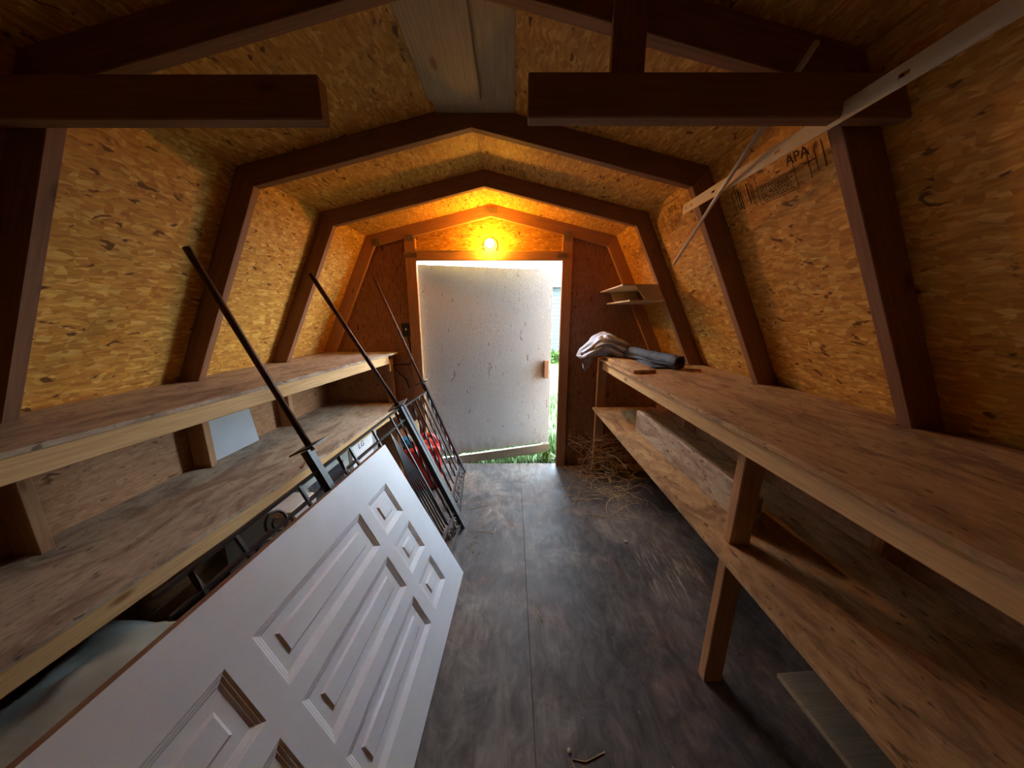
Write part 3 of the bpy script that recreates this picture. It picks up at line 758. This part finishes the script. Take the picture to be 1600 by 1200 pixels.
# ---------------------------------------------------------------- corner shelf on the right of the far wall
cs = empty('corner_shelf', (0.9, 2.4, 1.5), 'small two tier thin plywood shelf high in the right corner', 'shelf')
def plate(z, xl_far, xl_near, yn):
    def xo(zz): return RX + OK[0] + (OF[0] - OK[0]) * (OK[1] - zz) / (OK[1] - OF[1]) - 0.006
    prism('tier', [(xl_far, Y1 - 0.003, z), (xo(z), Y1 - 0.003, z), (xo(z), yn + 0.075, z), (xo(z) - 0.115, yn + 0.075, z), (xo(z) - 0.115, yn, z), (xl_near, yn, z)], (0, 0, 0.010), 'thin_ply', (1, 0, 0), cs, 0.001)
plate(1.562, 0.742, 0.700, 2.095)
plate(1.466, 0.800, 0.752, 2.095)
prism('front_panel', [(0.790, 2.100, 1.5605), (0.930, 2.100, 1.5605), (0.970, 2.100, 1.4775), (0.852, 2.100, 1.4775)], (0, 0.010, 0), 'thin_ply', (1, 0, 0), cs, 0.001)
prism('rear_panel', [(0.81, 2.700, 1.5605), (1.02, 2.700, 1.5605), (1.06, 2.700, 1.4775), (0.85, 2.700, 1.4775)], (0, 0.010, 0), 'thin_ply', (1, 0, 0), cs, 0.001)

# ---------------------------------------------------------------- on the workbench
pk = prism('short_plank', [(0.705, 2.425, BZ + 0.0005), (0.865, 2.425, BZ + 0.0005), (0.840, 1.82, BZ + 0.0005), (0.700, 1.79, BZ + 0.0005)], (0, 0, 0.021), 'bench_ply', (0, 1, 0), None, 0.002)
tag(pk, 'short wooden plank lying flat at the far end of the workbench', 'plank')
# rolled vinyl
def roll():
    bm = bmesh.new(); n, k = 46, 34; rings = []
    a0, b0 = V((0.86, 2.37, BZ + 0.064)), V((1.02, 1.905, BZ + 0.050))
    ax = (b0 - a0).normalized(); sx = ax.cross(V((0, 0, 1))).normalized(); sz = sx.cross(ax)
    for i in range(k + 1):
        t = i / k; c = a0.lerp(b0, t); ring = []
        for j in range(n + 1):
            f = j / n; an = f * 2 * math.pi * 2.3 - 2.2
            r = (0.026 + 0.020 * f) * (1.12 - 0.12 * t)
            r *= 1 + 0.22 * noise.noise(V((t * 5, math.cos(an) * 1.3, math.sin(an) * 1.3))) * f + 0.22 * noise.noise(V((t * 9, math.cos(an) * 2, math.sin(an) * 2 + 5))) * f + 0.10 * noise.noise(V((t * 16, an, 3)))
            ring.append(c + sx * (r * math.cos(an)) + sz * (r * math.sin(an) * 0.95))
        rings.append(ring)
    zmin = min(p.z for r in rings for p in r); dz = BZ + 0.0015 - zmin
    vr = [[bm.verts.new(p + V((0, 0, dz))) for p in r] for r in rings]
    for i in range(k):
        for j in range(n): bm.faces.new((vr[i][j], vr[i][j + 1], vr[i + 1][j + 1], vr[i + 1][j]))
    o = from_bm('vinyl_roll', bm, 'tarp', None, None, True)
    md_ = o.modifiers.new('thickness', 'SOLIDIFY'); md_.thickness = 0.002
    return o
tag(roll(), 'rolled up blue grey vinyl lying on the workbench', 'roll')
# dark loose sheet between plank and bag
def loose_sheet(name, outline_fn, nu, nv, mat, label, cat, th=0.0015):
    bm = bmesh.new(); g = [[bm.verts.new(outline_fn(i / nu, j / nv)) for j in range(nv + 1)] for i in range(nu + 1)]
    for i in range(nu):
        for j in range(nv): bm.faces.new((g[i][j], g[i][j + 1], g[i + 1][j + 1], g[i + 1][j]))
    o = from_bm(name, bm, mat, None, None, True)
    s = o.modifiers.new('thickness', 'SOLIDIFY'); s.thickness = th; s.offset = 1
    return tag(o, label, cat)
def dark_fn(a, b):
    x = 0.874 + 0.17 * b + 0.02 * noise.noise(V((a * 4, b * 4, 1))); y = 2.40 - 0.44 * a
    z = BZ + 0.006 + 0.06 * max(0, 1 - abs(a - 0.45) * 2.2) * math.sin(b * 3.0) * (1 - 0.75 * b) + 0.018 * abs(noise.noise(V((a * 9, b * 7, 2))))
    return V((x - 0.0 * a, y, z))
# plastic bag draped over the bench end
def bag_fn(a, b):
    # a: 0 hanging tip .. 1 far inner end ; b round the loose sleeve of film
    k = b * 2 * math.pi
    cx = 0.545 + 0.44 * a; cy = 2.47 - 0.03 * a + 0.02 * math.sin(a * 7)
    cz = 1.085 + 0.075 * math.sin(min(1, a / 0.42) * math.pi / 2) - 0.095 * max(0, (a - 0.42) / 0.58)
    w = 0.05 + 0.075 * math.sin(math.pi * min(1, 0.12 + a * 0.95))
    hgt = 0.022 + 0.058 * math.sin(math.pi * min(1, 0.12 + a * 0.88))
    fold = noise.noise(V((a * 2.2, math.cos(k) * 2.6, math.sin(k) * 2.6))) + 0.6 * noise.noise(V((a * 3.5 + 4, math.cos(k) * 6.0, math.sin(k) * 6.0)))
    r = 1 + 0.10 * noise.noise(V((a * 6, math.cos(k), math.sin(k)))) + 0.38 * (abs(fold) * 1.6 - 0.35)
    z = cz + hgt * math.sin(k) * r
    x = cx + 0.035 * noise.noise(V((a * 4, math.cos(k) * 3, math.sin(k) * 3))); y = cy + w * math.cos(k) * r
    if x > 0.66: z = max(z, BZ + 0.024 if (x < 0.875 and y < 2.43) else BZ + 0.003)
    y = min(y, 2.72)
    return V((x, y, z))
loose_sheet('dark_vinyl_scrap', dark_fn, 26, 14, 'tarp', 'crumpled dark vinyl scrap between the short plank and the vinyl roll', 'vinyl sheet', 0.002)
def build_bag():
    bm = bmesh.new(); nu, nv = 54, 64
    g = [[bm.verts.new(bag_fn(i / nu, j / nv)) for j in range(nv)] for i in range(nu + 1)]
    for i in range(nu):
        for j in range(nv): bm.faces.new((g[i][j], g[i][(j + 1) % nv], g[i + 1][(j + 1) % nv], g[i + 1][j]))
    for e, i in ((0, 0), (1, nu)):
        c = bm.verts.new(sum((v.co for v in g[i]), V()) / nv + V((-0.05 if e == 0 else 0.02, -0.02, -0.012 if e == 0 else 0)))
        for j in range(nv): bm.faces.new((c, g[i][j], g[i][(j + 1) % nv]))
    # a torn corner hanging below the bench edge
    root = from_bm('plastic_bag', bm, 'bag', None, None, True)
    bm = bmesh.new(); n = 12; rows = []
    for i in range(n + 1):
        t = i / n; row = []
        for j in range(9):
            f = j / 8 - 0.5; w = 0.13 * (1 - t) ** 0.7 + 0.006
            row.append(bm.verts.new(V((0.575 - 0.02 * t + f * w * 0.8, 2.40 - 0.02 * t + 0.012 * math.sin(f * 18 + t * 5), 1.10 - 0.135 * t + 0.008 * math.sin(f * 9)))))
        rows.append(row)
    for i in range(n):
        for j in range(8): bm.faces.new((rows[i][j], rows[i][j + 1], rows[i + 1][j + 1], rows[i + 1][j]))
    o = from_bm('torn_corner', bm, 'bag', root, None, True)
    s = o.modifiers.new('thickness', 'SOLIDIFY'); s.thickness = 0.002
    tag(root, 'crumpled clear plastic bag hanging over the end of the workbench', 'plastic bag')
build_bag()
ch = prism('wood_chip', [(1.105, 1.945, BZ), (1.150, 1.935, BZ), (1.160, 1.915, BZ), (1.115, 1.918, BZ)], (0, 0, 0.006), 'brown_dark', (1, 0, 0), None, 0.001)
tag(ch, 'tiny dark wood chip on the workbench near the frame', 'wood chip')

# plank standing on edge on the lower shelf
sp_ = beam('shelf_plank', (0.858, 2.05, SZ + 0.074), (0.872, 1.00, SZ + 0.074), 0.034, 0.146, 'left_ply', parent=None, bev=0.006)
tag(sp_, 'whitish dirty plank standing on edge on the bench lower shelf', 'plank')
fbd = box('floor_board', (0.16, 0.62, 0.02), 'grey_board', (1.13, 0.66, 0.0105), (0, 0, 0.06)); tag(fbd, 'grey weathered board lying on the floor under the workbench', 'board')

# ---------------------------------------------------------------- metal bar and rod up on the right
stp = empty('slotted_bar', (0.77, 1.2, 1.84), 'cream slotted metal bar nailed across the right hand frames', 'metal bar')
sa, sb_ = V((0.762, 1.545, 1.838)), V((0.756, 0.55, 1.838))
# strip with real slots: pieces around the openings
def slotted(a, b, hgt, th, slots):
    L = (b - a).length; m = frame(a, b, (0, 0, 1)); bm = bmesh.new()
    xs = [0]; 
    for c, w in slots: xs += [c - w / 2, c + w / 2]
    xs.append(L); hs = hgt * 0.22
    for i in range(0, len(xs) - 1):
        x0, x1 = xs[i], xs[i + 1]; cx = (x0 + x1) / 2 - L / 2
        if i % 2 == 0: bm_box(bm, x1 - x0, th, hgt, Matrix.Translation((cx, 0, 0)))
        else:
            hh = (hgt - hs) / 2
            bm_box(bm, x1 - x0, th, hh, Matrix.Translation((cx, 0, (hs + hh) / 2))); bm_box(bm, x1 - x0, th, hh, Matrix.Translation((cx, 0, -(hs + hh) / 2)))
    bmesh.ops.remove_doubles(bm, verts=bm.verts, dist=1e-5)
    return from_bm('bar_strip', bm, 'white_metal', stp, m)
slotted(sa, sb_, 0.042, 0.003, [(0.03, 0.012), (0.07, 0.02), (0.22, 0.02), (0.52, 0.02), (0.82, 0.02)])
beam('bar_flange', sa + V((0.010, 0, 0.0195)), sb_ + V((0.010, 0, 0.0195)), 0.018, 0.003, 'white_metal', parent=stp, bev=0.0005)
rod = tube('steel_rod', [(0.892, 1.852, 1.655), (0.640, 0.805, 1.9425)], 0.0070, 'rod', None, 10)
tag(rod, 'thin grey steel rod wedged behind the tie and slotted bar', 'rod')

# ---------------------------------------------------------------- printed grade stamps on the boards
def stamp(parent, origin, xd, yd, nrm, w, h, words, seed, name='grade_stamp'):
    """ink print: ruled lines, bars and lettering in the plane xd,yd, a hair proud of the board"""
    rnd = random.Random(seed); x, y, z = V(xd).normalized(), V(yd).normalized(), V(nrm).normalized()
    m = Matrix((x, y, z)).transposed().to_4x4(); m.translation = V(origin) + z * 0.0008
    bm = bmesh.new()
    def rect(x0, y0, x1, y1):
        bm.faces.new([bm.verts.new(p) for p in ((x0, y0, 0), (x1, y0, 0), (x1, y1, 0), (x0, y1, 0))])
    t = 0.0022
    for yy in (0.0, 0.45 * h, h): rect(0.3 * w, yy, 0.62 * w, yy + t)
    for xx in (0.3 * w, 0.62 * w): rect(xx, 0, xx + t, h)
    xx = 0.0
    while xx < 0.26 * w:
        d = rnd.choice((0.002, 0.003, 0.005)); rect(xx, rnd.uniform(0, 0.15) * h, xx + d, rnd.uniform(0.6, 1.0) * h); xx += d + rnd.choice((0.006, 0.010, 0.014))
    for k in range(7):
        yy = (0.06 + 0.055 * k) * h; x0 = 0.33 * w
        while x0 < 0.58 * w:
            d = rnd.uniform(0.004, 0.012); rect(x0, yy, x0 + d, yy + 0.025 * h); x0 += d + 0.004
    for k in range(5):
        xx = (0.72 + 0.05 * k) * w; rect(xx, rnd.uniform(0, 0.3) * h, xx + 0.003, rnd.uniform(0.7, 1.0) * h)
    o = from_bm(name, bm, 'ink', parent, m)
    for s, px, py, sz in words:
        text_mesh('lettering', s, sz, 'ink', parent, m @ Matrix.Translation((px * w, py * h, 0.0002)))
    return o
sl = (gp(1, OF, 0) - gp(1, OK, 0)).normalized()            # down the steep right slope
nin = V((0, 1, 0)).cross(sl); nin = nin if nin.x < 0 else -nin
def onslope(y, d): return gp(1, OK, y) + sl * d
stamp(SHEETS[(1, 1, 'lower')], onslope(1.46, 0.235), (0, -1, 0.0), -sl, nin, 0.50, 0.13, [('APA', 0.66, 0.72, 0.045)], 3)
stamp(SHEETS[(1, 0, 'lower')], onslope(2.10, 0.17), (0, -1, 0), -sl, nin, 0.50, 0.14, [('APA', 0.46, 0.72, 0.05)], 5)
stamp(SHEETS[(1, 0, 'lower')], onslope(2.55, 0.24), (0, -1, 0), -sl, nin, 0.18, 0.10, [], 8)
su = (gp(1, OK, 0) - gp(1, OA, 0)).normalized(); nu_ = V((0, 1, 0)).cross(su); nu_ = nu_ if nu_.z < 0 else -nu_
stamp(SHEETS[(1, 0, 'upper')], gp(1, OA, 2.0) + su * 0.10, su, (0, 1, 0), nu_, 0.16, 0.11, [], 11)

# ---------------------------------------------------------------- straw, twigs and litter
def straw_heap():
    bm = bmesh.new(); rnd = random.Random(5)
    for k in range(130):
        hill = rnd.random() ** 0.7
        cx = 0.78 + rnd.gauss(0, 0.15); cy = 2.40 + rnd.gauss(0, 0.19)
        hh = max(0.004, (0.30 if rnd.random() < 0.45 else 0.07) * math.exp(-((cx - 0.88) ** 2 + (cy - 2.50) ** 2) / 0.05) * rnd.random())
        a = rnd.uniform(0, 2 * math.pi); L = rnd.uniform(0.08, 0.28); tilt = rnd.gauss(0, 0.5) if hh > 0.05 else rnd.gauss(0, 0.08)
        d = V((math.cos(a), math.sin(a), tilt)); bend = V((-d.y, d.x, rnd.uniform(-0.2, 0.2))) * rnd.uniform(-0.07, 0.07)
        pts = []
        for i in range(5):
            t = i / 4 - 0.5; p = V((cx, cy, hh)) + d * (L * t) + bend * (1 - 4 * t * t)
            p.z = max(p.z, 0.003); p.y = min(p.y, 2.72); pts.append(p)
        bm_tube(bm, pts, rnd.choice((0.0011, 0.0013, 0.0016, 0.0024)), 4, cap=False)
    for k in range(40):   # upright stalks against the wall
        x0 = rnd.uniform(0.60, 1.0); h = rnd.uniform(0.15, 0.45); y0 = rnd.uniform(2.58, 2.68)
        pts = [V((x0 + rnd.uniform(-0.05, 0.05) * i + 0.02 * i * i * rnd.uniform(-0.5, 0.5), y0 - 0.02 * i, 0.003 + h * i / 4 * (1 if i < 4 else 0.92))) for i in range(5)]
        bm_tube(bm, pts, 0.0015, 4, cap=False)
    o = from_bm('straw_heap', bm, 'straw')
    return tag(o, 'heap of dry straw on the floor under the far end of the workbench', 'straw', kind='stuff')
straw_heap()
def litter():
    bm = bmesh.new(); rnd = random.Random(9)
    for k in range(260):
        y = rnd.uniform(2.0, 2.75); x = -0.42 + 0.12 * (y - 2.0) - abs(rnd.gauss(0, 0.22))
        if k % 3 == 0: x = rnd.uniform(-0.35, 0.40); y = 2.765 - abs(rnd.gauss(0, 0.02))
        if k % 7 == 0: x = -0.24 + rnd.gauss(0, 0.03); y = rnd.uniform(1.55, 1.95)
        a = rnd.uniform(0, 6.28); L = rnd.uniform(0.008, 0.03); w_ = L * rnd.uniform(0.12, 0.6)
        c, s = math.cos(a), math.sin(a); z = rnd.uniform(0.0006, 0.004)
        q = [(-L / 2, 0, 0), (0, w_ / 2, 0.003), (L / 2, 0, 0.001), (0, -w_ / 2, 0.002)]
        bm.faces.new([bm.verts.new((x + c * u - s * v, y + s * u + c * v, z + h)) for u, v, h in q])
    o = from_bm('leaf_litter', bm, 'leaf_litter'); s_ = o.modifiers.new('thickness', 'SOLIDIFY'); s_.thickness = 0.0006
    return tag(o, 'dry crumbs and leaf litter scattered by the railings and threshold', 'litter', kind='stuff')
litter()
TW = [([(0.10, 1.28), (0.125, 1.235), (0.140, 1.19)], 0.002, 'pale straw stalk lying beside the floor seam'),
      ([(0.30, 0.745), (0.235, 0.722), (0.190, 0.728), (0.20, 0.69), (0.25, 0.655), (0.32, 0.645), (0.37, 0.655)], 0.0018, 'bent dry twig curled on the floor in the foreground'),
      ([(0.50, 0.71), (0.515, 0.69), (0.50, 0.668), (0.478, 0.664)], 0.0018, 'short hooked twig on the floor left of the bench leg'),
      ([(-0.32, 2.05), (-0.26, 2.07), (-0.20, 2.10), (-0.17, 2.10)], 0.002, 'long dry straw stalk on the floor beside the far railing'),
      ([(-0.22, 1.94), (-0.19, 1.96), (-0.16, 2.02), (-0.155, 2.05)], 0.002, 'angled straw stalk on the floor nearer the white door corner'),
      ([(-0.28, 1.80), (-0.20, 1.82), (-0.12, 1.79), (-0.105, 1.84)], 0.0016, 'thin curved stalk on the floor by the near railing foot'),
      ([(0.50, 1.98), (0.57, 2.0), (0.60, 1.95), (0.64, 1.95)], 0.002, 'kinked straw stalk stray from the heap'),
      ([(0.205, 0.60), (0.215, 0.56), (0.23, 0.52)], 0.002, 'pale split stalk at the lower edge of the floor')]
for pts, r, lab in TW:
    o = tube('twig', [(x, y, r + 0.0004) for x, y in pts], r, 'straw', None, 5); tag(o, lab, 'twig', 'twigs on the floor')

scr_ = box('wood_scrap', (0.018, 0.085, 0.007), 'brown_dark', (-1.096, 1.542, LZ + 0.0042), (0, 0, 0.25)); tag(scr_, 'small red brown wood scrap on the front edge of the lower left shelf', 'wood scrap')
for (x, y, r, lab) in ((0.707, 1.710, 0.012, 'small grey crumb of dirt on the floor near the scraped patch'), (0.186, 0.745, 0.008, 'whitish crumb on the floor in the foreground')):
    bm = bmesh.new(); bmesh.ops.create_icosphere(bm, subdivisions=2, radius=r)
    for v in bm.verts:
        v.co *= 1 + 0.35 * noise.noise(v.co * 90 + V((x * 30, 0, 0))); v.co.z *= 0.6
    zm = min(v.co.z for v in bm.verts)
    tag(from_bm('dirt_crumb', bm, 'tub', None, Matrix.Translation((x, y, -zm + 0.0004)), True), lab, 'crumb', 'crumbs on the floor')
# ---------------------------------------------------------------- outdoors beyond the door
gr = prism('ground', [(-14, 2.80, -0.16), (16, 2.80, -0.16), (16, 40, -0.16), (-14, 40, -0.16)], (0, 0, 0.03), 'grass', (1, 0, 0), None, 0)
tag(gr, 'green lawn outside the shed', kind='structure')
def grass():
    bm = bmesh.new(); rnd = random.Random(21)
    for k in range(5200):
        if k < 3600: x = rnd.uniform(-0.8, 0.75); y = 2.80 + rnd.random() ** 1.5 * 0.9
        else: x = rnd.uniform(0.2, 1.2); y = 2.9 + rnd.random() * 3
        h = rnd.uniform(0.06, 0.15) if y > 2.9 or rnd.random() < .5 else rnd.uniform(0.10, 0.19); a = rnd.uniform(0, 6.28); w_ = rnd.uniform(0.003, 0.006)
        # keep the swing of the door clear
        t = (x - HX) / (EX - HX); yd = HY + t * (EY - HY)
        if -0.02 < t < 1.03 and abs(y - yd) < 0.07: h = min(h, 0.06)
        ox, oy = math.cos(a) * h * 0.35, math.sin(a) * h * 0.35
        px, py = -math.sin(a) * w_, math.cos(a) * w_
        b0 = bm.verts.new((x - px, y - py, -0.132)); b1 = bm.verts.new((x + px, y + py, -0.132))
        m0 = bm.verts.new((x - px * .8 + ox * .35, y - py * .8 + oy * .35, -0.132 + h * 0.6)); m1 = bm.verts.new((x + px * .8 + ox * .35, y + py * .8 + oy * .35, -0.132 + h * 0.6))
        tp = bm.verts.new((x + ox, y + oy, -0.132 + h))
        bm.faces.new((b0, b1, m1, m0)); bm.faces.new((m0, m1, tp))
    o = from_bm('grass', bm, 'grass'); return tag(o, 'short green grass growing right outside the threshold', 'grass', kind='stuff')
grass()
def leafy(loc, n, spread, hh, seed, label):
    root = empty('weed', loc, label, 'plant', 'weeds at the doorway'); rnd = random.Random(seed)
    for k in range(n):
        a = k * 2.4 + rnd.random(); r = spread * rnd.uniform(0.3, 1); z = hh * rnd.uniform(0.35, 1)
        st = V(loc); tip = V(loc) + V((math.cos(a) * r, math.sin(a) * r * 0.6, z))
        tube('stem', [st, (st + tip) / 2 + V((0, 0, 0.02)), tip], 0.0018, 'leaf', root, 5)
        bm = bmesh.new(); L = rnd.uniform(0.03, 0.05); ring = []
        for i in range(8):
            t = i / 8 * 2 * math.pi; ring.append(bm.verts.new((L * math.cos(t), L * 0.55 * math.sin(t), 0.006 * math.cos(2 * t))))
        c = bm.verts.new((0, 0, 0.006))
        for i in range(8): bm.faces.new((c, ring[i], ring[(i + 1) % 8]))
        o = from_bm('leaf', bm, 'leaf', root, Matrix.Translation(tip) @ Matrix.Rotation(a, 4, 'Z') @ Matrix.Rotation(rnd.uniform(0.3, 1.0), 4, 'Y'))
        s_ = o.modifiers.new('thickness', 'SOLIDIFY'); s_.thickness = 0.0008
leafy((0.365, 2.90, -0.13), 9, 0.07, 0.21, 4, 'bright green weed growing at the right side of the threshold')
leafy((-0.52, 2.98, -0.13), 6, 0.09, 0.18, 6, 'pale green weed showing under the open door near its hinges')

# neighbouring house seen through the gap
hs = empty('neighbour_house', (2.6, 14.0, -0.13), 'pale sided house beyond the lawn', 'house')
hx0, hx1, hy = 1.05, 5.6, 13.0
box('house_wall', (hx1 - hx0, 4.0, 2.6), 'siding', ((hx0 + hx1) / 2, hy + 2.05, 1.17), parent=hs, bev=0.01)
for k in range(16):
    box('siding_board', (hx1 - hx0 + 0.02, 0.03, 0.150), 'siding', ((hx0 + hx1) / 2, hy + 0.03, -0.02 + k * 0.158), (0.08, 0, 0), hs, 0.004)
prism('roof', [(hx0 - 0.35, hy - 0.35, 2.40), (hx0 - 0.35, hy + 4.4, 2.40), (hx0 - 0.35, hy + 2.05, 3.7)], (hx1 - hx0 + 0.7, 0, 0), 'shingle', (0, 1, 0), hs, 0.01)
def tree(loc, h, r, seed, label):
    root = empty('tree', loc, label, 'tree', 'trees beyond the lawn'); rnd = random.Random(seed)
    tube('trunk', [loc, V(loc) + V((0.1, 0, h * 0.4)), V(loc) + V((0.05, 0.1, h * 0.75))], r * 0.11, 'brown_dark', root, 8, r1=r * 0.04)
    bm = bmesh.new()
    for k in range(900):
        d = V((rnd.gauss(0, 1), rnd.gauss(0, 1), rnd.gauss(0, 1))).normalized() * r * rnd.random() ** 0.4
        p = V(loc) + V((0, 0, h * 0.68)) + V((d.x, d.y, d.z * 0.8)); q = Matrix.Rotation(rnd.uniform(0, 6.28), 3, V((rnd.random(), rnd.random(), rnd.random())).normalized())
        s_ = r * 0.10
        bm.faces.new([bm.verts.new(p + q @ V(c)) for c in ((-s_, 0, 0), (0, -s_ * .5, 0), (s_, 0, 0), (0, s_ * .5, 0))])
    o = from_bm('crown', bm, 'grass', root); o['kind'] = 'stuff'
tree((1.25, 20.0, -0.13), 4.6, 1.5, 2, 'leafy green tree behind the pale house')
sh_ = empty('shrub', (1.25, 10.2, -0.13), 'low green shrub in front of the pale house', 'shrub')
rnd = random.Random(3)
for kk in range(2):
    bm = bmesh.new()
    for k in range(350):
        d = V((rnd.gauss(0, 1), rnd.gauss(0, 1), abs(rnd.gauss(0, 1)))).normalized() * 0.5 * rnd.random() ** 0.4
        p = V((1.20 + 0.45 * kk, 10.2, -0.13)) + V((d.x * 0.7, d.y * 0.7, d.z * 0.9)); q = Matrix.Rotation(rnd.uniform(0, 6.28), 3, V((rnd.random(), rnd.random(), rnd.random())).normalized())
        bm.faces.new([bm.verts.new(p + q @ V(c)) for c in ((-0.06, 0, 0), (0, -0.03, 0), (0.06, 0, 0), (0, 0.03, 0))])
    o = from_bm('foliage', bm, 'grass', sh_); o['kind'] = 'stuff'
tube('stem', [(1.25, 10.2, -0.13), (1.27, 10.2, 0.15)], 0.03, 'brown_dark', sh_, 6)
